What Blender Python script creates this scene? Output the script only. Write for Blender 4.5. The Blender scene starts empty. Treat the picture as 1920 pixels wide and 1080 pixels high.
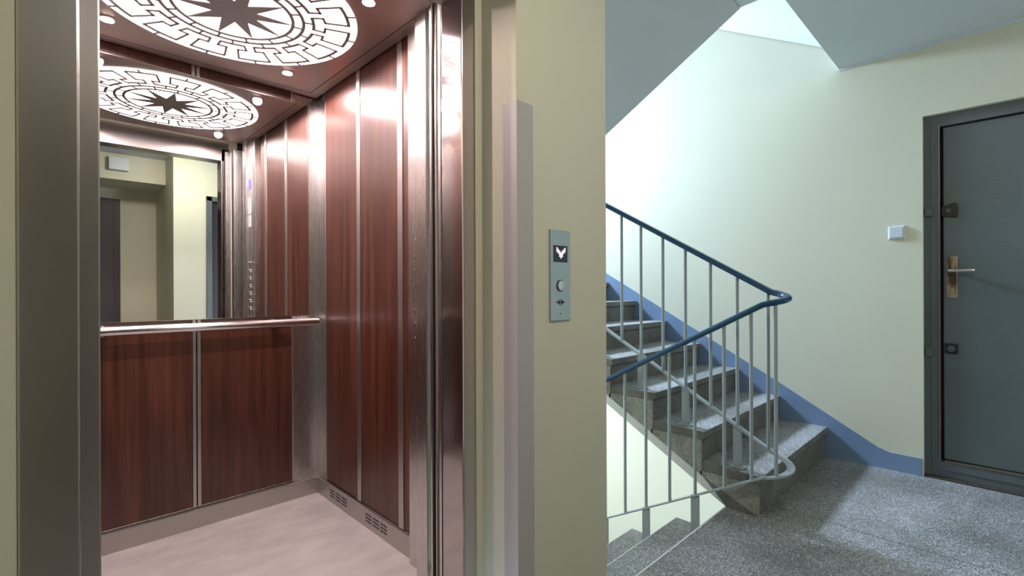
import bpy, bmesh, math, random
from mathutils import Vector, Matrix
random.seed(7)
SC = bpy.context.scene
COL = SC.collection
R = math.radians

# ---------------------------------------------------------------- camera
cam = bpy.data.cameras.new('camera'); cam.sensor_width = 36; cam.lens = 36*910/1920
cam.shift_y = 2/1920; cam.clip_start = .02
camo = bpy.data.objects.new('camera', cam); COL.objects.link(camo)
camo.location = (0, 0, 1.10); camo.rotation_euler = (Matrix.Rotation(R(45.62-90), 3, 'Z') @ Matrix.Rotation(R(90), 3, 'X') @ Matrix.Rotation(R(-.22), 3, 'Z')).to_euler()
SC.camera = camo
# ---------------------------------------------------------------- view + world
SC.view_settings.view_transform = 'Standard'; SC.view_settings.look = 'None'
SC.view_settings.gamma = 1; SC.view_settings.use_curve_mapping = False
SC.view_settings.exposure = 0.0
w = bpy.data.worlds.new('world'); SC.world = w; w.use_nodes = True
w.node_tree.nodes['Background'].inputs[0].default_value = (.62, .78, 1, 1)
w.node_tree.nodes['Background'].inputs[1].default_value = 3.0

def area(name, loc, rot, sx, sy, power, col, spread=180):
    l = bpy.data.lights.new(name, 'AREA'); l.shape = 'RECTANGLE'; l.size = sx; l.size_y = sy
    l.energy = power; l.color = col; l.spread = R(spread)
    o = bpy.data.objects.new(name, l); COL.objects.link(o); o.location = loc; o.rotation_euler = rot
    return o
# daylight entering by the half-landing windows (wall at Y = 4.30, facing -Y)
area('daylight_upper_window', (3.0, 4.25, 3.05), (R(-55), 0, 0), 1.0, .42, 180, (.58, .75, 1.0), 120)
area('daylight_lower_window', (2.75, 4.27, .36), (R(-90), 0, 0), 1.5, .8, 125, (.74, .86, 1.0))

# ---------------------------------------------------------------- materials
def srgb(r, g, b):
    f = lambda v: (v/255/12.92 if v/255 <= .04045 else ((v/255+.055)/1.055)**2.4)
    return (f(r), f(g), f(b), 1)
def mat(name, col, rough=.5, metal=0., spec=.5, emit=None, es=0., aniso=0., coat=0.):
    m = bpy.data.materials.new(name); m.use_nodes = True
    b = m.node_tree.nodes['Principled BSDF']
    b.inputs['Base Color'].default_value = col; b.inputs['Roughness'].default_value = rough
    b.inputs['Metallic'].default_value = metal; b.inputs['Specular IOR Level'].default_value = spec
    b.inputs['Coat Weight'].default_value = coat
    if emit: b.inputs['Emission Color'].default_value = emit; b.inputs['Emission Strength'].default_value = es
    if aniso:
        b.inputs['Anisotropic'].default_value = aniso
        t = m.node_tree.nodes.new('ShaderNodeTangent'); t.direction_type = 'RADIAL'; t.axis = 'Z'
        m.node_tree.links.new(t.outputs[0], b.inputs['Tangent'])
    return m
def nz(m, scale, vec=(1, 1, 1), detail=4, kind='noise'):
    N = m.node_tree.nodes; L = m.node_tree.links
    tc = N.new('ShaderNodeTexCoord'); mp = N.new('ShaderNodeMapping'); mp.inputs['Scale'].default_value = vec
    L.new(tc.outputs['Object'], mp.inputs[0])
    if kind == 'noise':
        n = N.new('ShaderNodeTexNoise'); n.inputs['Scale'].default_value = scale; n.inputs['Detail'].default_value = detail
    else:
        n = N.new('ShaderNodeTexVoronoi'); n.inputs['Scale'].default_value = scale
    L.new(mp.outputs[0], n.inputs['Vector'])
    return n
def ramp(m, src, stops):
    r = m.node_tree.nodes.new('ShaderNodeValToRGB'); e = r.color_ramp.elements
    while len(e) < len(stops): e.new(.5)
    for i, (p, c) in enumerate(stops): e[i].position = p; e[i].color = c
    m.node_tree.links.new(src, r.inputs[0]); return r
def mixc(m, a, b, fac, mode='MIX'):
    x = m.node_tree.nodes.new('ShaderNodeMix'); x.data_type = 'RGBA'; x.blend_type = mode
    L = m.node_tree.links
    for v, s in ((a, x.inputs[6]), (b, x.inputs[7]), (fac, x.inputs[0])):
        if hasattr(v, 'links'): L.new(v, s)
        else: s.default_value = v
    return x.outputs[2]
def setc(m, out, sock='Base Color'): m.node_tree.links.new(out, m.node_tree.nodes['Principled BSDF'].inputs[sock])
def bump(m, src, st, dist=.002):
    b = m.node_tree.nodes.new('ShaderNodeBump'); b.inputs['Strength'].default_value = st; b.inputs['Distance'].default_value = dist
    m.node_tree.links.new(src, b.inputs['Height']); m.node_tree.links.new(b.outputs[0], m.node_tree.nodes['Principled BSDF'].inputs['Normal'])

def paint(name, a, b, rough=.6):
    m = mat(name, a, rough); n = nz(m, 1.7); r = ramp(m, n.outputs[0], [(.3, a), (.7, b)])
    n2 = nz(m, 60); setc(m, r.outputs[0]); bump(m, n2.outputs[0], .12, .003); return m
M = {}
M['wall'] = paint('yellow_green_wall_paint', (.60, .59, .455, 1), (.63, .62, .485, 1))
M['ceil'] = paint('white_ceiling_paint', (.58, .625, .66, 1), (.61, .66, .69, 1))
M['soffit'] = paint('white_soffit_paint', (.70, .71, .71, 1), (.74, .75, .75, 1))
M['blue'] = paint('blue_oil_paint', (.155, .23, .35, 1), (.185, .26, .39, 1), .35)
M['bandpaint'] = paint('grey_oil_paint', (.30, .315, .33, 1), (.33, .34, .355, 1), .4)
M['guard'] = mat('grey_guard', (.43, .42, .40, 1), .45)

def terrazzo():
    m = mat('terrazzo', (.2, .2, .2, 1), .55)
    v = nz(m, 260, kind='v'); v2 = nz(m, 95, kind='v'); n = nz(m, 2.2, detail=6)
    sep = m.node_tree.nodes.new('ShaderNodeSeparateColor'); m.node_tree.links.new(v.outputs['Color'], sep.inputs[0])
    r = ramp(m, sep.outputs[0], [(0, (.08, .08, .078, 1)), (.35, (.155, .155, .15, 1)), (.6, (.235, .235, .23, 1)), (.85, (.31, .31, .30, 1)), (.97, (.55, .55, .55, 1))])
    d = ramp(m, n.outputs[0], [(.35, (.62, .61, .57, 1)), (.62, (1.05, 1.05, 1.05, 1))])
    setc(m, mixc(m, r.outputs[0], d.outputs[0], 1.0, 'MULTIPLY')); bump(m, n.outputs[0], .1, .004); return m
M['terrazzo'] = terrazzo()
def concrete(name, a, b):
    m = mat(name, a, .8); n = nz(m, 7, detail=8); n2 = nz(m, 90, detail=3)
    r = ramp(m, n.outputs[0], [(.3, a), (.68, b)]); d = ramp(m, n2.outputs[0], [(.35, (.75, .75, .75, 1)), (.6, (1.05, 1.05, 1.05, 1))])
    setc(m, mixc(m, r.outputs[0], d.outputs[0], 1.0, 'MULTIPLY')); bump(m, n2.outputs[0], .3, .003); return m
M['concrete'] = concrete('worn_grey_concrete', (.20, .195, .17, 1), (.38, .37, .34, 1))
M['riser'] = concrete('smooth_dark_riser', (.13, .125, .11, 1), (.20, .195, .18, 1))
M['edge'] = mat('pale_worn_edge_highlight', (.55, .55, .54, 1), .5)  # worn edges, with their bevel highlight painted into the pale colour
M['joint'] = mat('dark_joint', (.05, .05, .045, 1), .9)

def steel(name, col=(.60, .58, .57, 1), rough=.27, aniso=.35):
    m = mat(name, col, rough, 1., aniso=aniso)
    n = nz(m, 220, (1, 1, .02), 2)
    r = ramp(m, n.outputs[0], [(.3, (rough*.97,)*3+(1,)), (.7, (rough*1.03,)*3+(1,))]); setc(m, r.outputs[0], 'Roughness')
    return m
M['steel'] = steel('brushed_steel')
M['steelh'] = steel('kick_plate_steel', (.50, .47, .45, 1), .38, .3)
M['framesteel'] = steel('landing_frame_steel', (.47, .44, .42, 1), .30, .4)
M['jambsteel'] = steel('smooth_jamb_steel', (.50, .47, .46, 1), .11, 0.)
M['chrome'] = mat('polished_steel', (.75, .73, .72, 1), .16, 1.)
M['panelsteel'] = mat('satin_panel_steel', (.42, .47, .48, 1), .38, .85)
M['mirror'] = mat('mirror_glass', (.86, .88, .87, 1), .0, 1.)
M['ceilsteel'] = mat('cabin_ceiling_metal', (.31, .24, .22, 1), .33, .7)
def wood():
    m = mat('mahogany_laminate', (.1, .03, .02, 1), .36, spec=.65, aniso=.5)
    n = nz(m, 34, (1, 1, .045), 5); n2 = nz(m, 150, (1, 1, .02), 3); n3 = nz(m, 4, (1, 1, .25), 3)
    r = ramp(m, n.outputs[0], [(.30, (.048, .0135, .0092, 1)), (.52, (.076, .0235, .0135, 1)), (.72, (.108, .036, .021, 1))])
    d = ramp(m, n2.outputs[0], [(.35, (.74, .72, .72, 1)), (.6, (1.05, 1.05, 1.05, 1))])
    e = ramp(m, n3.outputs[0], [(.3, (.8, .8, .8, 1)), (.7, (1.15, 1.1, 1.1, 1))])
    setc(m, mixc(m, mixc(m, r.outputs[0], d.outputs[0], 1.0, 'MULTIPLY'), e.outputs[0], 1.0, 'MULTIPLY'))
    return m
M['wood'] = wood()
def cabfloor():
    m = mat('grey_vinyl', (.4, .4, .4, 1), .5); n = nz(m, 5, (1, 2.2, 1), 6)
    r = ramp(m, n.outputs[0], [(.35, (.30, .285, .28, 1)), (.65, (.37, .35, .345, 1))]); setc(m, r.outputs[0]); return m
M['cabfloor'] = cabfloor()
M['black'] = mat('black_metal', (.008, .008, .008, 1), .4)
M['blackmatte'] = mat('black_rubber', (.012, .011, .011, 1), .8)
M['hole'] = mat('dark_hole', (.01, .009, .009, 1), 1.)
M['rail'] = mat('grey_railing_paint', (.30, .345, .365, 1), .42)
M['pvc'] = mat('dark_blue_plastic', (.006, .050, .115, 1), .25)
M['white_plastic'] = mat('white_plastic', (.60, .64, .68, 1), .35)
M['white'] = mat('white_paper', (.75, .75, .78, 1), .5)
M['disc'] = mat('luminous_diffuser', (.9, .9, .9, 1), .5, emit=(1., .83, .85, 1), es=4.0)
M['lamp'] = mat('spot_lens', (1, 1, 1, 1), .4, emit=(1., .80, .74, 1), es=60)
M['fret'] = mat('dark_fretwork', (.13, .11, .10, 1), .5)
M['led'] = mat('white_led_dots', (1, 1, 1, 1), .5, emit=(1, .85, 1, 1), es=.95)
M['blueled'] = mat('blue_display', (.05, .05, .3, 1), .5, emit=(.13, .12, 1, 1), es=1.2)
M['screen'] = mat('dark_display_glass', (.012, .010, .018, 1), .25)
M['button'] = mat('button_steel', (.62, .66, .66, 1), .35, .5)
M['mark'] = mat('engraved_mark', (.07, .085, .085, 1), .7)
def doorpaint():
    m = mat('grey_green_door_paint', (.08, .1, .1, 1), .42)
    N = m.node_tree.nodes; L = m.node_tree.links
    n = nz(m, 2.5, detail=6); r = ramp(m, n.outputs[0], [(.3, (.085, .105, .105, 1)), (.7, (.105, .130, .135, 1))])
    out = r.outputs[0]
    # worn, dirty patches with shapes of their own (local y along the leaf, z up)
    for (y, z, ry, rz, k) in ((-.083, 1.60, .06, .07, .75), (.27, 1.48, .035, .07, .9), (.28, .70, .03, .13, .55), (.29, .35, .05, .3, .5)):
        tc = N.new('ShaderNodeTexCoord'); mp = N.new('ShaderNodeMapping'); mp.vector_type = 'TEXTURE'
        mp.inputs['Location'].default_value = (0, y-.345+.345, z); mp.inputs['Scale'].default_value = (9, ry, rz)
        L.new(tc.outputs['Object'], mp.inputs[0])
        g = N.new('ShaderNodeTexGradient'); g.gradient_type = 'SPHERICAL'; L.new(mp.outputs[0], g.inputs[0])
        mu = N.new('ShaderNodeMath'); mu.operation = 'MULTIPLY'; mu.inputs[1].default_value = k; L.new(g.outputs[1], mu.inputs[0])
        out = mixc(m, out, (.10, .085, .05, 1), mu.outputs[0])
    setc(m, out)
    n2 = nz(m, 110, (1, .35, 1.6), 4); bump(m, n2.outputs[0], .35, .002); return m
M['door'] = doorpaint()
M['doorframe'] = paint('grey_frame_paint', (.075, .085, .092, 1), (.105, .12, .128, 1), .45)
M['browndoor'] = mat('dark_brown_door', (.035, .022, .024, 1), .5)
M['rust'] = mat('worn_metal_edge', (.20, .17, .13, 1), .4, .6)
M['rust2'] = mat('dark_worn_sill', (.045, .038, .03, 1), .6)
def brass():
    m = mat('worn_brass_plate', (.3, .25, .2, 1), .32, .8); n = nz(m, 22, (1, 1, .3), 3)
    r = ramp(m, n.outputs[0], [(.42, (.09, .07, .06, 1)), (.5, (.42, .30, .20, 1)), (.62, (.55, .48, .42, 1))]); setc(m, r.outputs[0]); return m
M['brass'] = brass()
M['fill_glass'] = mat('opal_fill_glass', (.9, .9, .9, 1), .4, emit=(1, .90, .79, 1), es=84.0)  # glow of the added fill lamp over the landing
M['glass'] = mat('window_glass', (.9, .95, 1, 1), .02); M['glass'].node_tree.nodes['Principled BSDF'].inputs['Transmission Weight'].default_value = 1
M['winframe'] = mat('white_window_frame', (.7, .7, .7, 1), .5)

# ---------------------------------------------------------------- mesh helpers (all coordinates are world coordinates)
def BM(): return bmesh.new()
def box(bm, x0, x1, y0, y1, z0, z1, bev=0, seg=2):
    x0, x1 = sorted((x0, x1)); y0, y1 = sorted((y0, y1)); z0, z1 = sorted((z0, z1))
    vs = [bm.verts.new((x, y, z)) for x in (x0, x1) for y in (y0, y1) for z in (z0, z1)]
    fs = [bm.faces.new([vs[i] for i in f]) for f in ((0, 1, 3, 2), (4, 6, 7, 5), (0, 4, 5, 1), (2, 3, 7, 6), (0, 2, 6, 4), (1, 5, 7, 3))]
    if bev:
        es = {e for f in fs for e in f.edges}
        bmesh.ops.bevel(bm, geom=list(es), offset=bev, segments=seg, profile=.6, affect='EDGES')
    return bm
def prism(bm, pts, axis, a, b, bev=0):
    """pts: outline in the two other axes (order x,y,z without axis), extruded from a to b along axis."""
    def mk(p, t): return {'x': (t, p[0], p[1]), 'y': (p[0], t, p[1]), 'z': (p[0], p[1], t)}[axis]
    A = [bm.verts.new(mk(p, a)) for p in pts]; B = [bm.verts.new(mk(p, b)) for p in pts]; n = len(pts)
    fs = [bm.faces.new(A), bm.faces.new(B[::-1])]
    for i in range(n): fs.append(bm.faces.new([A[i], B[i], B[(i+1) % n], A[(i+1) % n]]))
    bmesh.ops.recalc_face_normals(bm, faces=fs)
    if bev:
        es = {e for f in fs for e in f.edges}
        bmesh.ops.bevel(bm, geom=list(es), offset=bev, segments=2, profile=.6, affect='EDGES')
    return bm
def cyl(bm, c, r, h, axis='z', n=24, r2=None, bev=0):
    r2 = r if r2 is None else r2
    mt = {'z': Matrix.Identity(4), 'x': Matrix.Rotation(R(90), 4, 'Y'), 'y': Matrix.Rotation(R(-90), 4, 'X')}[axis]
    g = bmesh.ops.create_cone(bm, cap_ends=True, segments=n, radius1=r, radius2=r2, depth=h, matrix=Matrix.Translation(c) @ mt)
    if bev:
        es = [e for e in {e for v in g['verts'] for e in v.link_edges} if len(e.link_faces) == 2 and any(len(f.verts) > 4 for f in e.link_faces)]
        bmesh.ops.bevel(bm, geom=es, offset=bev, segments=2, profile=.6, affect='EDGES')
    return bm
def sweep(bm, path, prof, up=Vector((0, 0, 1)), closed_caps=True):
    """prof: list of (side, up) offsets; path: list of points. Keeps profile upright."""
    P = [Vector(p) for p in path]; rings = []
    for i, p in enumerate(P):
        t = (P[min(i+1, len(P)-1)]-P[max(i-1, 0)]).normalized()
        s = t.cross(up).normalized(); u = s.cross(t).normalized()
        rings.append([bm.verts.new(p+s*a+u*b) for a, b in prof])
    n = len(prof); fs = []
    for i in range(len(rings)-1):
        for j in range(n): fs.append(bm.faces.new([rings[i][j], rings[i][(j+1) % n], rings[i+1][(j+1) % n], rings[i+1][j]]))
    if closed_caps: fs += [bm.faces.new(rings[0]), bm.faces.new(rings[-1][::-1])]
    bmesh.ops.recalc_face_normals(bm, faces=fs); return bm
def circ(r, n=12, sy=1): return [(r*math.cos(2*math.pi*i/n), r*sy*math.sin(2*math.pi*i/n)) for i in range(n)]

def world_loc(o):
    v = Vector((0, 0, 0))
    while o: v += o.location; o = o.parent
    return v
def obj(name, bm, m, parent=None, base=None, smooth=False):
    me = bpy.data.meshes.new(name); off = world_loc(parent) if parent else Vector((0, 0, 0))
    if base is not None: off = Vector(base)
    bmesh.ops.translate(bm, verts=bm.verts, vec=-off)
    bmesh.ops.recalc_face_normals(bm, faces=bm.faces)
    bm.to_mesh(me); bm.free(); me.materials.append(M[m] if isinstance(m, str) else m)
    if smooth:
        for p in me.polygons: p.use_smooth = True
        try: me.set_sharp_from_angle(angle=R(35))
        except Exception: pass
    o = bpy.data.objects.new(name, me); COL.objects.link(o)
    if parent: o.parent = parent
    elif base is not None: o.location = base
    return o
def thing(name, label, cat, loc, group=None):
    o = bpy.data.objects.new(name, None); o.empty_display_size = .1; COL.objects.link(o); o.location = loc
    o['label'] = label; o['category'] = cat
    if group: o['group'] = group
    return o
def tag(o, label, cat, group=None):
    o['label'] = label; o['category'] = cat
    if group: o['group'] = group
    return o
def struct(name, label=None, bm=None, m=None, loc=(0, 0, 0)):
    if bm is None:
        o = bpy.data.objects.new(name, None); COL.objects.link(o); o.location = loc
    else: o = obj(name, bm, m)
    o['kind'] = 'structure'
    if label: o['label'] = label
    return o
def dup_tree(o, parent=None, loc=None):
    c = o.copy(); COL.objects.link(c)
    if parent: c.parent = parent
    if loc is not None: c.location = loc
    for ch in list(o.children): dup_tree(ch, c)
    return c

# ================================================================ setting
XW, YP = 3.687, 1.04          # stair wall, call-panel wall
H1 = 2.76                      # storey
RISE, GO = .16, .281
# floor of the landing, two terrazzo fields with a joint between
fl = struct('floor', 'grey speckled terrazzo landing with a straight joint')
b = BM(); box(b, -1.6, 3.72, -1.8, 1.0, -.26, -.012)
obj('floor_slab', b, 'concrete', fl)
b = BM(); prism(b, [(-1.55, -1.75), (2.648, -1.75), (2.648, 1.0), (1.507, 1.0), (1.507, 1.02), (-1.55, 1.02)], 'z', -.03, 0, .002)
obj('terrazzo_field', b, 'terrazzo', fl)
b = BM(); box(b, 2.652, 3.687, -1.75, .99, -.03, 0, .002)
obj('terrazzo_field', b, 'terrazzo', fl)
b = BM(); box(b, 1.512, 2.62, .994, 1.0012, -.006, .0006); obj('worn_edge_highlight', b, 'edge', fl)  # pale strip: worn landing edge plus its painted bevel highlight
# ceiling slab
def slabpoly(bm, z0, z1):
    prism(bm, [(-1.6, -1.8), (3.72, -1.8), (3.72, .755), (2.516, .755), (2.516, .931), (1.507, .931), (1.507, 1.04), (-1.6, 1.04)], 'z', z0, z1)
b = BM(); slabpoly(b, 2.503, 2.75); struct('ceiling', 'pale grey painted landing ceiling', b, 'ceil')
b = BM(); box(b, XW-.006, XW, -.69, .755, 2.490, 2.503); struct('trim_1', 'thin white paint line under the ceiling', b, 'ceil')
# stair / door wall (opening for the door)
DY0, DY1, DZ = .345, -.60, 2.095
b = BM()
box(b, XW, XW+.22, DY0, 4.5, -3.2, 5.6); box(b, XW, XW+.22, -1.8, DY1, -3.2, 5.6); box(b, XW, XW+.22, DY1, DY0, DZ, 5.6); box(b, XW, XW+.22, DY1, DY0, -3.2, -.0)
struct('wall_right', 'pale yellow-green stair wall', b, 'wall')
# elevator front wall with recess
b = BM()
box(b, 1.04, 1.507, YP, 1.36, -.0, 2.503, .004); box(b, -1.6, -.06, YP, 1.36, 0, 2.503); box(b, -.06, 1.04, YP, 1.36, 2.17, 2.503)
box(b, -.06, -.026, 1.20, 1.36, 0, 2.17); box(b, 1.006, 1.04, 1.20, 1.36, 0, 2.17)
struct('wall_front', 'cream wall with the recessed elevator opening', b, 'wall')
b = BM(); box(b, 1.36, 1.507, 1.36, 4.4, -3.2, 5.6); box(b, 1.04, 1.507, 1.04, 1.36, -3.2, 0); box(b, 1.04, 1.507, 1.04, 1.36, 2.503, 5.6)
struct('wall_shaft', 'elevator shaft side wall by the stairs', b, 'wall')
b = BM()
z = [-3.2, -.06, .82, 2.78, 3.46, 5.6]
box(b, 1.36, 2.0, 4.3, 4.5, z[0], z[5]); box(b, 3.5, XW+.2, 4.3, 4.5, z[0], z[5])
for a, c in ((0, 1), (2, 3), (4, 5)): box(b, 2.0, 3.5, 4.3, 4.5, z[a], z[c])
struct('wall_back', 'half-landing window wall', b, 'wall')
for i, (za, zb) in enumerate(((-.06, .82), (2.78, 3.46))):
    wn = struct('window_%d' % (i+1), 'half-landing window', loc=(2.75, 4.4, za))
    b = BM()
    for x in (2.0, 2.73, 3.46): box(b, x, x+.04, 4.38, 4.43, za, zb)
    box(b, 2.0, 3.5, 4.38, 4.43, za, za+.04); box(b, 2.0, 3.5, 4.38, 4.43, zb-.04, zb)
    obj('window_frame', b, 'winframe', wn)
    for x in (2.04, 2.77):
        b = BM(); box(b, x, x+.69, 4.40, 4.406, za+.04, zb-.04); obj('pane', b, 'glass', wn)
# walls behind the camera (seen in the mirror)
b = BM(); box(b, 1.0, 1.29, -1.8, -.69, 0, 2.503); box(b, 1.29, 2.23, -.9, -.69, 2.10, 2.503); box(b, 2.23, XW+.01, -.9, -.69, 0, 2.503)
box(b, 1.29, 2.23, -.9, -.80, 0, 2.10)
struct('wall_opposite', 'pale wall opposite the elevator', b, 'wall')
b = BM(); box(b, -1.6, 1.0, -1.9, -1.7, 0, 2.503); box(b, -1.6, 1.0, -1.7, -1.10, 2.24, 2.503)
struct('wall_recess', 'recess wall with a lowered beam', b, 'wall')
b = BM(); box(b, -1.8, -1.6, -1.9, 1.36, 0, 2.503); struct('wall_left', 'end wall of the landing', b, 'wall')
b = BM(); box(b, 1.36, XW+.2, 1.0, 4.5, 5.5, 5.6); struct('ceiling_stairwell', 'top of the stairwell', b, 'ceil')
b = BM(); box(b, 1.36, XW+.2, -1.8, 4.5, -3.3, -3.2); struct('floor_lower', 'bottom of the stairwell', b, 'concrete')
# blue painted skirting that follows the stairs, in the photograph's outline
b = BM()
prism(b, [(.352, 0), (.352, .102), (.50, .103), (.56, .122), (1.114, .445), (2.60, 1.272), (3.2, 1.62), (3.2, 1.2), (1.0, -.0)], 'x', XW-.006, XW)
struct('baseboard_right', 'blue painted skirting that climbs beside the stairs', b, 'blue')

# half landings
for i, z0 in enumerate((1.475, -1.285, 4.235)):
    b = BM(); box(b, 1.507, XW, 3.07 if i != 1 else 2.97, 4.3, z0-.2, z0-.03)
    box(b, 1.507, XW, 3.03 if i != 1 else 2.97, 4.3, z0-.03, z0)
    struct('floor_half_landing' + ('', '_lower', '_upper')[i], 'half landing of the staircase', b, 'ceil')

# ---------------------------------------------------------------- stairs
def risers(o):
    o.data.materials.append(M['riser'])
    for p in o.data.polygons:
        if p.normal.z < .35: p.material_index = 1
def up_flight():
    t = thing('stair_flight', 'flight of grey terrazzo steps climbing beside the blue skirting', 'stairs', (2.475, .845, 0))
    Y0, Z0 = .825, .195
    low = lambda y: .042+.56*(y-.968)
    for k in range(9):
        yn, zt = Y0+GO*k, Z0+RISE*k          # nosing, tread level
        yb = yn+GO+.02; prev = 0 if k == 0 else zt-RISE
        if k == 8: yb = yn+.05
        pts = [(yn, zt), (yn, zt-.035), (yn+.02, zt-.05), (yn+.02, max(prev, -.0))]
        if k == 0: pts += [(yn+.02+.15, 0), (yb, max(low(yb), 0))]
        else: pts += [(yn+.02, low(yn+.02)), (yb, low(yb))]
        pts += [(yb, zt)]
        b = BM(); prism(b, pts, 'x', 2.475, XW-.007, .004)
        risers(obj('step', b, 'terrazzo', t))
        # plain concrete cheek of the step, a little proud of the open side
        b = BM(); prism(b, [(yn+.012, zt-.045)]+[(yn+.012, max(prev-.03, low(yn+.012)) if k else .0)]+([(yn+.30, low(yn+.30)+.0)] if k == 0 else [(yn+.012, low(yn+.012)), (yb, low(yb))])+[(yb, zt-.045)], 'x', 2.471, 2.4755)
        obj('step_cheek', b, 'concrete', t)
    b = BM(); prism(b, [(.90, 0.0), (.90, -.055), (3.1, low(3.1)-.055), (3.1, low(3.1)+.002), (.985, low(.985)+.002)], 'x', 2.477, XW-.007)
    obj('stair_soffit', b, 'soffit', t)
    return t
def down_flight():
    t = thing('stair_flight', 'steps going down behind the elevator wall corner', 'stairs', (1.507, 1.0, 0))
    for k in range(1, 8):
        ya, yn, zt = 1.0+GO*(k-1)-.02, 1.0+GO*k, -RISE*k
        low = lambda y: -.222-.56*(y-.94)
        pts = [(ya, zt), (yn, zt), (yn, zt-.035), (yn-.015, zt-.05), (yn-.015, max(zt-RISE, low(yn))), (yn-.015, low(yn-.015)), (ya, low(ya))]
        b = BM(); prism(b, pts, 'x', 1.512, 2.515 if k < 3 else 2.47, .004)
        risers(obj('step', b, 'terrazzo', t))
        b = BM(); box(b, 1.512, 2.515 if k < 3 else 2.47, yn-.004, yn+.001, zt-.005, zt+.0006); obj('worn_edge_highlight', b, 'edge', t)  # worn nosing with a painted highlight along it
    b = BM(); prism(b, [(.932, -.262), (.932, -.20), (3.05, low(3.05)+.003), (3.05, low(3.05)-.04)], 'x', 1.512, 2.515)
    obj('stair_soffit', b, 'ceil', t)
    return t
upf = up_flight(); dnf = down_flight()
f3 = dup_tree(upf, loc=upf.location+Vector((0, 0, H1))); f3['label'] = 'bright white underside of the upper flight against the stair wall'
f2 = dup_tree(dnf, loc=dnf.location+Vector((0, 0, H1))); f2['label'] = 'grey sloping underside of the flight overhead beside the elevator wall'
lw = lambda y: H1-.0552+.56*(y-.901)
b = BM(); prism(b, [(.757, lw(.757)), (.757, 2.74), (.901, 2.74), (.901, H1-.0552)], 'x', 2.518, XW-.007); obj('stair_soffit', b, 'soffit', f3)
for f in (f3,):
    for ch in list(f.children):
        if ch.name.startswith('step_cheek'): bpy.data.objects.remove(ch)

# ---------------------------------------------------------------- railings
def railing():
    t = thing('stair_railing', 'grey steel balustrade with dark blue plastic handrail turning at the landing', 'railing', (2.475, .80, 0))
    XA, XB = 2.53, 2.42
    hA = lambda y: 1.078+.568*(y-.80)
    hB = lambda y: 1.031-.532*(y-.777)
    lA = lambda y: .313+.566*(y-.80)
    lB = lambda y: .205-.549*(y-.82)
    def turn(zA, zB, fA, fB, ylo, ye):
        pts = [(XA, y, fA(y)) for y in (2.95, 2.2, 1.5, 1.0, .86, ye)]
        yc = ye
        for a in range(10, 180, 14):
            u = a/180
            x = (XA+XB)/2+(XA-XB)/2*math.cos(R(a)); y = yc-(yc-ylo)*math.sin(R(a))
            pts.append((x, y, zA+(zB-zA)*(u)))
        pts += [(XB, y, fB(y)) for y in (ye, .86, 1.0, 1.5, 2.2, 2.85)]
        return pts
    b = BM(); sweep(b, turn(hA(.80), hB(.80), hA, hB, .715, .80), [(-.021, -.004), (-.021, .006), (-.015, .014), (0, .018), (.015, .014), (.021, .006), (.021, -.004), (.014, -.010), (-.014, -.010)])
    obj('handrail', b, 'pvc', t, smooth=True)
    b = BM(); sweep(b, turn(lA(.79), lB(.80), lA, lB, .70, .79), [(-.017, -.004), (-.017, .004), (.017, .004), (.017, -.004)])
    obj('bottom_rail', b, 'rail', t)
    tread = lambda y: .195+RISE*math.floor((y-.825)/GO)
    ysA = [.813, .958, 1.094, 1.232, 1.365, 1.504, 1.635]+[1.775+.14*i for i in range(8)]
    for i, y in enumerate(ysA):
        b = BM(); cyl(b, (XA, y, (hA(y)+lA(y))/2-.004), .0085, hA(y)-lA(y), n=10); obj('baluster', b, 'rail', t, smooth=True)
        if i % 2 == 1:
            z0 = tread(y); b = BM(); box(b, XA-.008, XA+.008, y-.02, y+.02, z0, lA(y)-.002)
            obj('support_post', b, 'rail', t)
            b = BM(); box(b, XA-.022, XA+.022, y-.035, y+.035, z0, z0+.007, .002); obj('foot_plate', b, 'rail', t)
    ysB = [.748+.0, .853, .980, 1.13, 1.271, 1.412, 1.546]+[1.686+.14*i for i in range(8)]
    for i, y in enumerate(ysB):
        x = XB+.008 if i == 0 else XB
        zt_, zb = (hB(y), lB(y)) if i else (hB(.78)+.01, .235)
        b = BM(); cyl(b, (x, y, (zt_+zb)/2-.004), .0085, zt_-zb, n=10); obj('baluster', b, 'rail', t, smooth=True)
        if i in (3, 5, 7, 9, 11):
            zz = -RISE*math.ceil((y-1.0)/GO); b = BM(); box(b, XB-.008, XB+.008, y-.02, y+.02, zz, lB(y)-.002)
            obj('support_post', b, 'rail', t)
    return t
railing()

# ---------------------------------------------------------------- apartment door on the right
d1 = struct('door_1', 'grey-green painted steel apartment door', loc=(XW, DY0, 0))
XF = XW+.035
b = BM()
box(b, XF, XF+.10, DY0-.035, DY0, .0, DZ); box(b, XF, XF+.10, DY1, DY1+.035, 0, DZ); box(b, XF, XF+.10, DY1+.035, DY0-.035, DZ-.045, DZ)
box(b, XF, XF+.10, DY1+.035, DY0-.035, 0, .055)
obj('door_frame', b, 'doorframe', d1)
b = BM(); box(b, XW+.001, XF+.02, DY1, DY0, -.03, .010, .002); obj('door_sill', b, 'rust2', d1)
b = BM()
box(b, XF-.004, XF+.05, DY0-.070, DY0-.032, .05, DZ-.040, .002); box(b, XF-.004, XF+.05, DY1+.032, DY1+.07, .05, DZ-.04)
box(b, XF-.004, XF+.05, DY1+.07, DY0-.07, DZ-.068, DZ-.040); box(b, XF-.004, XF+.05, DY1+.07, DY0-.07, .05, .100)
obj('inner_frame', b, 'doorframe', d1)
b = BM(); box(b, XF-.010, XF-.003, DY0-.073, DY0-.066, .1, DZ-.06); obj('frame_edge', b, 'rust', d1)
b = BM(); box(b, XF-.008, XF+.03, DY1+.07, DY0-.09, .100, .108); obj('threshold_strip', b, 'rust', d1)
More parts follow.
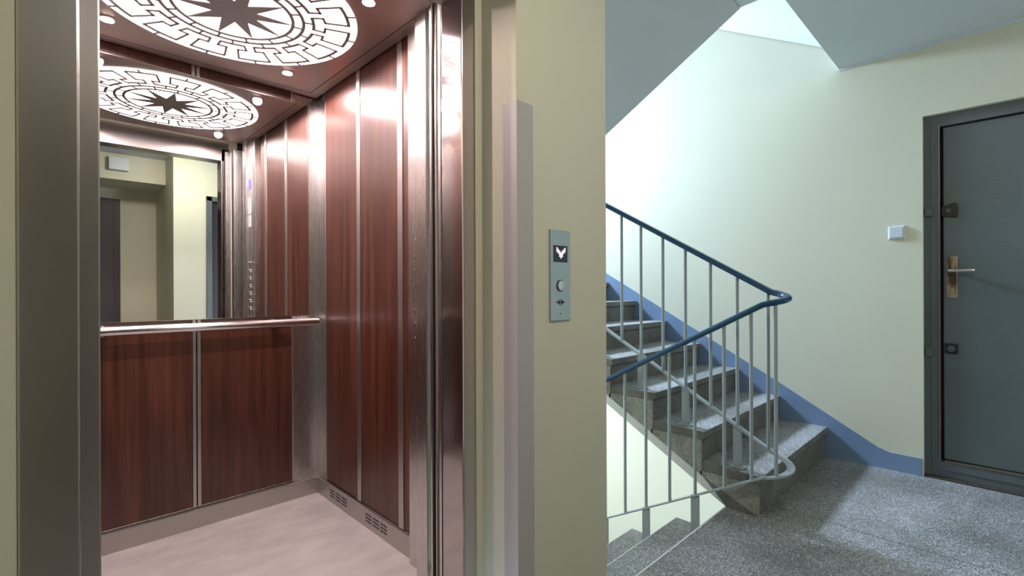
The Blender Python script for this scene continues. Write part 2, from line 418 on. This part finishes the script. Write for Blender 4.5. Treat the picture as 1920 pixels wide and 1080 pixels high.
b = BM(); box(b, XF+.012, XF+.055, DY1+.075, DY0-.085, .112, DZ-.075, .004)
leaf = obj('door_leaf', b, 'door', d1)
b = BM(); box(b, XF+.05, XF+.06, DY1+.03, DY0-.03, .05, DZ-.04); obj('door_gap', b, 'blackmatte', d1)
b = BM()
for z0 in (1.515, .70): box(b, XF-.02, XF+.02, DY0-.040, DY0-.008, z0, z0+.045, .002)
obj('hinge_block', b, 'doorframe', d1)
XL = XF+.012
import math as _m
A_ = R(45.62); c_, s_ = _m.cos(A_), _m.sin(A_)
def on_x(px, py, X):           # point of the vertical plane X seen at a measured position (design helper)
    t = (px-960)/910; a = c_+s_*t; bb = s_-c_*t; D = X/a; return bb*D, (542-py)*D/910+1.1
P = lambda px, py: on_x(px, py, XL)
b = BM(); pts = [P(*p) for p in ((1766.5, 391), (1786, 384), (1791, 383), (1795, 385.5), (1796.6, 389), (1797.6, 405), (1796, 409.5), (1791, 411.5), (1768, 408.5), (1766, 406))]
prism(b, pts, 'x', XL-.012, XL, .003); lk = obj('upper_lock', b, 'black', d1)
y, zz = P(1779, 398.5); b = BM(); cyl(b, (XL-.014, y, zz), .012, .006, 'x', 20); cyl(b, (XL-.017, y, zz), .006, .006, 'x', 16); obj('lock_cylinder', b, 'mark', lk)
y0, z1 = P(1775.5, 484.5); y1, z0 = P(1796, 562)
b = BM(); box(b, XL-.008, XL, y0, y1, z0, z1, .003); hp = obj('handle_plate', b, 'brass', d1)
y, zz = P(1783, 511)
b = BM(); cyl(b, (XL-.03, y, zz), .010, .045, 'x', 16)
ye, _ = P(1829, 511)
sweep(b, [(XL-.052, y+.006, zz), (XL-.056, y-.01, zz), (XL-.056, (y+ye)/2, zz), (XL-.054, ye, zz)], circ(.0085, 12))
obj('door_handle', b, 'chrome', hp, smooth=True)
y, zz = P(1786, 546); b = BM(); cyl(b, (XL-.010, y, zz), .009, .008, 'x', 16); box(b, XL-.010, XL-.006, y-.004, y+.004, zz-.022, zz); obj('keyhole', b, 'chrome', hp)
y0, z1 = P(1771, 646); y1, z0 = P(1796, 667.5)
b = BM(); box(b, XL-.01, XL, y0, y1, z0, z1, .004); lk2 = obj('lower_lock', b, 'black', d1)
b = BM(); cyl(b, (XL-.013, (y0+y1)/2, (z0+z1)/2), .018, .006, 'x', 20); prism(b, [((y0+y1)/2-.012, (z0+z1)/2+.006), ((y0+y1)/2+.014, (z0+z1)/2+.012), ((y0+y1)/2+.01, (z0+z1)/2-.006)], 'x', XL-.02, XL-.015)
obj('lock_cylinder', b, 'mark', lk2)

# light switch
P = lambda px, py: on_x(px, py, XW)
y0, z1 = P(1664.5, 426.5); y1, z0 = P(1699, 452.5)
t = thing('light_switch', 'small white square light switch on the pale wall', 'light switch', (XW, (y0+y1)/2, (z0+z1)/2))
ym, zm = (y0+y1)/2, (z0+z1)/2; hh = .041
b = BM(); v = [b.verts.new((XW-q[0], ym+q[1]*q[3], zm+q[2]*q[3])) for q in [(0, 1, 1, hh), (0, -1, 1, hh), (0, -1, -1, hh), (0, 1, -1, hh), (.012, 1, 1, hh*.86), (.012, -1, 1, hh*.86), (.012, -1, -1, hh*.86), (.012, 1, -1, hh*.86)]]
for f in ((3, 2, 1, 0), (4, 5, 6, 7), (0, 1, 5, 4), (1, 2, 6, 5), (2, 3, 7, 6), (3, 0, 4, 7)): b.faces.new([v[i] for i in f])
obj('switch_frame', b, 'white_plastic', t)
b = BM(); box(b, XW-.017, XW-.010, ym-.030, ym+.030, zm-.029, zm+.029, .002); obj('rocker', b, 'white_plastic', t)

# doors behind the camera
d2 = struct('door_2', 'dark brown door in the recess', loc=(.2, -1.7, 0))
b = BM(); box(b, -.25, .668, -1.71, -1.67, 0, 2.12); box(b, -.19, .61, -1.675, -1.66, .02, 2.06, .004); obj('door_leaf', b, 'browndoor', d2)
b = BM(); sweep(b, [(-.12, -1.66, 1.05), (-.12, -1.61, 1.05), (-.115, -1.60, 1.05), (.0, -1.60, 1.05)], circ(.009)); obj('door_handle', b, 'chrome', d2)
d3 = struct('door_3', 'grey door in the wall opposite the elevator', loc=(1.76, -.69, 0))
b = BM(); box(b, 1.29, 1.34, -.80, -.66, 0, 2.10, .003); box(b, 2.18, 2.23, -.80, -.66, 0, 2.10, .003); box(b, 1.29, 2.23, -.80, -.66, 2.05, 2.10, .003); obj('door_frame', b, 'doorframe', d3)
b = BM(); box(b, 1.345, 2.175, -.78, -.73, .01, 2.045, .004); obj('door_leaf', b, 'browndoor', d3)
b = BM(); sweep(b, [(2.10, -.73, 1.05), (2.10, -.68, 1.05), (2.09, -.675, 1.05), (1.98, -.675, 1.05)], circ(.009)); obj('door_handle', b, 'chrome', d3)
b = BM(); box(b, .52, .68, -1.10, -1.04, 2.33, 2.46, .004); tag(obj('junction_box', b, 'white_plastic', base=None), 'grey junction box on the beam, seen in the elevator mirror', 'electrical box')
# added fill lamp outside the frame, brightens the front wall
t = thing('fill_lamp', 'added unseen fill light shaped as a round opal lamp on the landing ceiling', 'fill light', (.95, -.15, 2.503))
b = BM(); cyl(b, (.95, -.15, 2.49), .15, .026, n=40, bev=.004); obj('fill_lamp_base', b, 'white_plastic', t)
b = BM(); bmesh.ops.create_uvsphere(b, u_segments=32, v_segments=16, radius=.14, matrix=Matrix.Translation((.95, -.15, 2.477)) @ Matrix.Diagonal((1, 1, .5, 1)))
bmesh.ops.delete(b, geom=[v for v in b.verts if v.co.z > 2.478], context='VERTS'); obj('fill_lamp_globe', b, 'fill_glass', t, smooth=True)

# ================================================================ elevator entrance
t = thing('elevator_door_frame', 'brushed steel frame around the open elevator doorway', 'door frame', (.5, 1.2, 0))
for xa, xb in ((-.026, .057), (.954, 1.010)):
    b = BM(); box(b, xa, xb, 1.197, 1.305, 0, 2.125, .004); obj('jamb', b, 'framesteel' if xa < .5 else 'jambsteel', t)
b = BM(); box(b, -.026, 1.010, 1.197, 1.305, 2.035, 2.17, .003); obj('header', b, 'framesteel', t)
b = BM(); box(b, -.02, 1.0, 1.21, 1.36, -.05, -.001, .002); obj('sill', b, 'steelh', t)
t = thing('landing_door', 'landing sliding door leaf parked beside the right jamb', 'elevator door', (1.2, 1.34, 0))
b = BM(); box(b, .972, 1.032, 1.320, 1.350, .005, 2.10, .003); obj('door_leaf', b, 'steel', t)
b = BM(); box(b, .969, .973, 1.324, 1.331, .005, 2.10); obj('rubber_edge', b, 'blackmatte', t)
t = thing('cabin_door', 'cabin sliding door leaf parked behind the dark gap', 'elevator door', (1.2, 1.42, 0))
b = BM(); box(b, 1.000, 1.09, 1.404, 1.440, .005, 2.10, .004); obj('door_leaf', b, 'steel', t)
b = BM(); box(b, .994, 1.001, 1.412, 1.420, .005, 2.10); obj('rubber_edge', b, 'blackmatte', t)
b = BM(); box(b, 1.045, 1.09, 1.356, 1.398, 0, 2.2); obj('door_gap_lining', b, 'blackmatte', t)

# ---------------------------------------------------------------- elevator cabin
X0, X1, Y1c, ZC = -.045, 1.105, 2.655, 2.145
YF = 1.56
cb = thing('elevator_cabin', 'open elevator cabin lined with dark red wood panels and brushed steel', 'elevator', (.53, 2.1, 0))
b = BM(); box(b, X0-.03, X1+.03, 1.37, Y1c+.03, -.05, 0); obj('cabin_floor', b, 'cabfloor', cb)
# outer shell
b = BM()
box(b, X1+.004, X1+.03, 1.46, Y1c+.03, 0, 2.3); box(b, X0-.03, X0-.004, 1.46, Y1c+.03, 0, 2.3); box(b, X0-.03, X1+.03, Y1c+.004, Y1c+.03, 0, 2.3); box(b, X0-.03, X1+.03, 1.37, Y1c+.03, 2.26, 2.3)
obj('cabin_shell', b, 'steel', cb)
# back wall: steel corners, two wood panels, divider
def panel(name, m, x0, x1, y0, y1, z0, z1, bev=.0015):
    b = BM(); box(b, x0, x1, y0, y1, z0, z1, bev); return obj(name, b, m, cb)
ZT = 2.20
panel('corner_panel', 'steel', .970, X1+.004, Y1c, Y1c+.006, .0, ZT)
panel('corner_panel', 'steel', X0-.004, .09, Y1c, Y1c+.006, .0, ZT)
panel('wood_panel', 'wood', .092, .515, Y1c-.003, Y1c+.006, .09, ZT); panel('wood_panel', 'wood', .549, .966, Y1c-.003, Y1c+.006, .09, ZT)
panel('divider_strip', 'steelh', .5155, .5295, Y1c-.007, Y1c+.006, .09, ZT); panel('divider_strip', 'steelh', .5345, .5485, Y1c-.007, Y1c+.006, .09, ZT)
panel('divider_groove', 'hole', .5295, .5345, Y1c-.001, Y1c+.006, .09, ZT, 0)
panel('divider_strip', 'steelh', .962, .9685, Y1c-.006, Y1c+.006, .09, ZT)
for sx, s in ((X1, 1), (X0, -1)):
    def sp(name, m, y0, y1, z0, z1, d):
        return panel(name, m, *sorted((sx-s*d, sx+s*.004)), y0, y1, z0, z1)
    sp('corner_panel', 'steel', 2.545, Y1c, 0, ZT, .001)
    sp('wood_panel', 'wood', 2.188, 2.541, .09, ZT, .004); sp('wood_panel', 'wood', 1.818, 2.152, .09, ZT, .004); sp('wood_panel', 'wood', 1.60, 1.778, .09, ZT, .004)
    sp('divider_strip', 'steelh', 2.153, 2.187, .09, ZT, .008); sp('divider_strip', 'steelh', 1.779, 1.817, .09, ZT, .008)
    sp('divider_strip', 'steelh', 2.540, 2.546, .09, ZT, .006)
# kick plates
b = BM(); box(b, X0, X1, Y1c-.030, Y1c, 0, .085, .003); obj('kick_plate', b, 'steelh', cb)
kp = []
for xa, xb in ((X1-.020, X1), (X0, X0+.020)):
    b = BM(); box(b, xa, xb, 1.60, Y1c-.030, 0, .085, .003); kp.append(obj('kick_plate', b, 'steelh', cb))
# ventilation slots in the right kick plate: two clusters of three blocks, 3x3 holes (each hole a small dark recess)
b = BM(); XK = X1-.0206
for (pa, pb) in ((617, 648.5), (683.5, 723.5)):
    ya, _ = on_x(pa, 930, XK); yb, _ = on_x(pb, 930, XK)
    bw = (ya-yb)/3.35
    for g in range(3):
        for i in range(4):
            for j in range(3):
                y = ya-(bw*1.18)*g-bw*(i+.5)/4; z0 = .064-.0155*j
                box(b, XK, XK+.002, y-bw*.075, y+bw*.075, z0-.0042, z0+.0042)
vh = obj('ventilation_holes', b, 'hole', kp[0]); vh['kind'] = 'stuff'
# ceiling
b = BM(); box(b, X0-.004, X1+.004, 1.40, Y1c+.004, ZC+.045, ZC+.06); obj('ceiling_backing', b, 'blackmatte', cb)
b = BM(); box(b, X0+.012, X1-.012, 1.46, Y1c-.012, ZC, ZC+.02, .002); obj('ceiling_panel', b, 'ceilsteel', cb)
b = BM()
box(b, X1-.066, X1-.063, 1.46, Y1c-.07, ZC-.0008, ZC+.001); box(b, X0+.063, X1-.063, Y1c-.070, Y1c-.067, ZC-.0008, ZC+.001); box(b, X0+.063, X0+.066, 1.46, Y1c-.07, ZC-.0008, ZC+.001)
obj('ceiling_seam', b, 'hole', cb)
# front return, right and left
b = BM(); box(b, 1.036, X1+.004, 1.516, 1.587, 0, ZC+.04, .003); obj('front_return', b, 'steel', cb)
b = BM(); box(b, X0-.004, .100, 1.40, 1.56, 0, ZC+.04, .003); obj('front_return', b, 'framesteel', cb)
b = BM(); box(b, .0, 1.036, 1.50, 1.56, ZC+.002, ZC+.04, .003); obj('front_transom', b, 'steel', cb)
b = BM(); box(b, X1-.040, X1, 1.587, 1.683, 0, ZC, .003); obj('button_column', b, 'steel', cb)

# cabin control panel on the column
t = thing('control_panel', 'elevator control buttons beside the doorway, seen in the mirror', 'control panel', (1.065, 1.635, 1.0))
XC = X1-.040
b = BM(); box(b, XC-.004, XC, 1.590, 1.632, .60, 2.02, .001); obj('panel_plate', b, 'steel', t)
b = BM(); box(b, XC-.006, XC-.003, 1.593, 1.616, 1.80, 1.87, .001); obj('display', b, 'blueled', t)
for z0, z1 in ((1.63, 1.745), (1.54, 1.62)):
    b = BM(); box(b, XC-.0055, XC-.0035, 1.593, 1.616, z0, z1); obj('notice_label', b, 'white', t)
for k in range(8):
    for j, y in enumerate((1.600, 1.6185)):
        z0 = 1.29-.052*k-(.014 if j and 0 < k < 7 else 0)-(.02 if k == 7 else 0)
        b = BM(); cyl(b, (XC-.008, y, z0), 0.0085, .008, 'x', 18, bev=.002); obj('floor_button', b, 'chrome', t, smooth=True)

# mirror
t = thing('wall_mirror', 'large mirror on the cabin back wall above the handrail', 'mirror', (.52, 2.65, .965))
b = BM(); box(b, -.02, 1.047, 2.642, 2.6475, .966, 2.094); obj('mirror_glass', b, 'mirror', t)
b = BM(); E = .0025
box(b, -.02, 1.047, 2.641, 2.6475, 2.094, 2.094+E); box(b, -.02, 1.047, 2.641, 2.6475, .966-E, .966); box(b, 1.047, 1.047+E, 2.641, 2.6475, .966-E, 2.094+E)
obj('polished_edge', b, 'chrome', t)
# handrail
t = thing('cabin_handrail', 'tubular steel handrail across the cabin back wall under the mirror', 'handrail', (.53, 2.57, .93))
b = BM(); cyl(b, (.53, 2.575, .932), .0195, 1.085, 'x', 32, bev=.004); obj('tube', b, 'chrome', t, smooth=True)
for x in (.868, .19):
    b = BM(); cyl(b, (x, 2.648, .928), .024, .008, 'y', 24, bev=.002); cyl(b, (x, 2.615, .928), .009, .07, 'y', 16); obj('bracket', b, 'chrome', t, smooth=True)

# ---------------------------------------------------------------- luminous ceiling disc
DX, DYc, RD = .53, 2.02, .438
t = thing('ceiling_light', 'round luminous cabin ceiling panel with dark star and key pattern', 'ceiling light', (DX, DYc, ZC))
b = BM(); cyl(b, (DX, DYc, ZC-.001), RD, .005, n=128); obj('diffuser', b, 'disc', t)
zp0, zp1 = ZC-.0065, ZC-.0035
def pp(r, a): return Vector((DX+r*math.cos(R(a)), DYc+r*math.sin(R(a))))
def seg(bm, a, c2, w):
    d = (c2-a); n = Vector((-d.y, d.x)).normalized()*w/2; e = d.normalized()*w/2
    prism(bm, [tuple(a-e+n), tuple(c2+e+n), tuple(c2+e-n), tuple(a-e-n)], 'z', zp0, zp1)
def arc(bm, r, a0, a1, w, step=3):
    n = max(2, int(abs(a1-a0)/step)); A = [a0+(a1-a0)*i/n for i in range(n+1)]
    for i in range(n):
        prism(bm, [tuple(pp(r+w/2, A[i])), tuple(pp(r+w/2, A[i+1])), tuple(pp(r-w/2, A[i+1])), tuple(pp(r-w/2, A[i]))], 'z', zp0, zp1)
b = BM(); arc(b, .2005, 0, 360, .012, 3); arc(b, .2385, 0, 360, .012, 3); obj('pattern_rings', b, 'fret', t)
PER = 360/14
for k in range(14):
    b = BM(); c0 = -38.9+PER*k
    h, n_ = 9.0, 3.8
    L = [(.275, c0-n_), (.317, c0-n_+.6), (.317, c0-h), (.407, c0-h), (.407, c0+h), (.320, c0+h), (.317, c0+n_-.6), (.275, c0+n_)]
    W = .0085
    seg(b, pp(*L[0]), pp(*L[1]), W); seg(b, pp(*L[1]), pp(*L[2]), W*1.1); seg(b, pp(*L[2]), pp(*L[3]), W)
    arc(b, .407, c0-h, c0+h, .012); seg(b, pp(*L[4]), pp(*L[5]), W); seg(b, pp(*L[5]), pp(*L[6]), W*1.1); seg(b, pp(*L[6]), pp(*L[7]), W)
    arc(b, .275, c0+n_, c0+PER-n_, .012)
    obj('key_outline', b, 'fret', t)
    for ra, rb, aa in ((.411, .436, c0), (.2065, .2325, c0), (.2445, .269, c0+PER/2)):
        b = BM(); seg(b, pp(ra, aa), pp(rb, aa), .0075); obj('tick_mark', b, 'fret', t)
pts = []
for k in range(10):
    a = 20+36*k; pts.append(tuple(pp(.197, a))); pts.append(tuple(pp(.075, a+18)))
b = BM()
cvs = [(b.verts.new((x, y, zp0)), b.verts.new((x, y, zp1))) for x, y in pts]
c0v, c1v = b.verts.new((DX, DYc, zp0)), b.verts.new((DX, DYc, zp1))
for i in range(20):
    j = (i+1) % 20
    b.faces.new([cvs[i][0], cvs[j][0], c0v]); b.faces.new([cvs[j][1], cvs[i][1], c1v]); b.faces.new([cvs[i][0], cvs[i][1], cvs[j][1], cvs[j][0]])
obj('star', b, 'fret', t)
# four recessed spotlights
sl = {(.195, 2.42): 'small round cabin spotlight at the left rear ceiling corner', (.863, 2.42): 'small round cabin spotlight at the right rear ceiling corner',
      (.863, 1.62): 'small round cabin spotlight at the right front ceiling corner', (.195, 1.62): 'small round cabin spotlight at the left front ceiling corner'}
for (x, y), lab in sl.items():
    t = thing('ceiling_spotlight', lab, 'spotlight', (x, y, ZC), 'spotlights around the luminous disc')
    b = BM(); cyl(b, (x, y, ZC-.0015), .029, .004, n=32, bev=.001); obj('trim_ring', b, 'chrome', t, smooth=True)
    b = BM(); cyl(b, (x, y, ZC-.0040), .022, .003, n=28); obj('lens', b, 'lamp', t)
    l = bpy.data.lights.new('spot', 'SPOT'); l.energy = 40; l.color = (1, .80, .78); l.spot_size = R(174); l.spot_blend = .25; l.shadow_soft_size = .022
    o = bpy.data.objects.new('spot_lamp', l); COL.objects.link(o); o.parent = t; o.location = (0, 0, -.012)

# ---------------------------------------------------------------- landing call panel + corner guard
def on_y(px, py, Y):
    t = (px-960)/910; a = c_+s_*t; bb = s_-c_*t; D = Y/bb; return a*D, (542-py)*D/910+1.1
Q = lambda px, py: on_y(px, py, YP)
xa, za = Q(1029.5, 430); xb, zb = Q(1067, 599.5)
_, zb = Q(1029.5, 602.5)
t = thing('call_panel', 'slim steel elevator call panel with lit arrow display and round button', 'call panel', ((xa+xb)/2, YP, (za+zb)/2))
b = BM(); box(b, xa, xb, YP-.006, YP, zb, za, .0015); obj('face_plate', b, 'panelsteel', t)
sx0, sz1 = Q(1035.6, 460); sx1, _ = Q(1061, 492); _, sz0 = Q(1036, 491.5)
b = BM(); box(b, sx0, sx1, YP-.0075, YP-.005, sz0, sz1, .0005); sc = obj('arrow_display', b, 'screen', t)
rows = ['X.....X', 'XX...XX', 'XXX.XXX', '.XXXXX.', '..XXX..', '..XXX..', '...X...']
xm, zm = (sx0+sx1)/2+.0005, (sz0+sz1)/2+.003; dx, dz = (sx1-sx0)*.098, (sz1-sz0)*.096
b = BM()
for r_, row in enumerate(rows):
    for c2, ch in enumerate(row):
        if ch == 'X': cyl(b, (xm+(c2-3)*dx, YP-.008, zm+(3-r_)*dz), dx*.38, .001, 'y', 8)
dots = obj('down_arrow', b, 'led', sc); dots['kind'] = 'stuff'
bx, bz = Q(1048, 536)
b = BM(); cyl(b, (bx, YP-.0075, bz), .0195, .003, 'y', 32, bev=.001); bt = obj('button_ring', b, 'mark', t, smooth=True)
b = BM(); cyl(b, (bx+.0012, YP-.0085, bz), .0165, .006, 'y', 32, bev=.002); obj('call_button', b, 'button', bt, smooth=True)
lx, lz = Q(1048.3, 567)
b = BM()
g = lambda r0, r1, a0, a1: [prism(b, [(lx+r0*math.cos(R(a)), lz+r0*math.sin(R(a))), (lx+r1*math.cos(R(a)), lz+r1*math.sin(R(a))), (lx+r1*math.cos(R(a+15)), lz+r1*math.sin(R(a+15))), (lx+r0*math.cos(R(a+15)), lz+r0*math.sin(R(a+15)))], 'y', YP-.0068, YP-.0055) for a in range(a0, a1, 15)]
g(.0088, .0104, 0, 360); g(.0066, .0073, 0, 360)
for s in (1, -1):
    prism(b, [(lx+s*.0085, lz+.006), (lx+s*.021, lz+.002), (lx+s*.021, lz-.001), (lx+s*.0085, lz-.005)], 'y', YP-.0068, YP-.0055)
for i in range(3): box(b, lx-.005+.004*i, lx-.003+.004*i, YP-.0068, YP-.0055, lz-.0035, lz+.0035)
obj('maker_emblem', b, 'mark', t)
sx, sz = Q(1048, 588); b = BM(); cyl(b, (sx, YP-.0065, sz), .0022, .002, 'y', 12); obj('key_screw', b, 'mark', t)

b = BM(); prism(b, [(1.0385, YP-.0015), (1.111, YP-.0015), (1.111, YP), (1.04, YP), (1.04, 1.099), (1.0385, 1.099)], 'z', 0, 1.674)
tag(obj('corner_guard', b, 'guard'), 'tall grey protective strip wrapped around the elevator wall corner', 'corner guard')
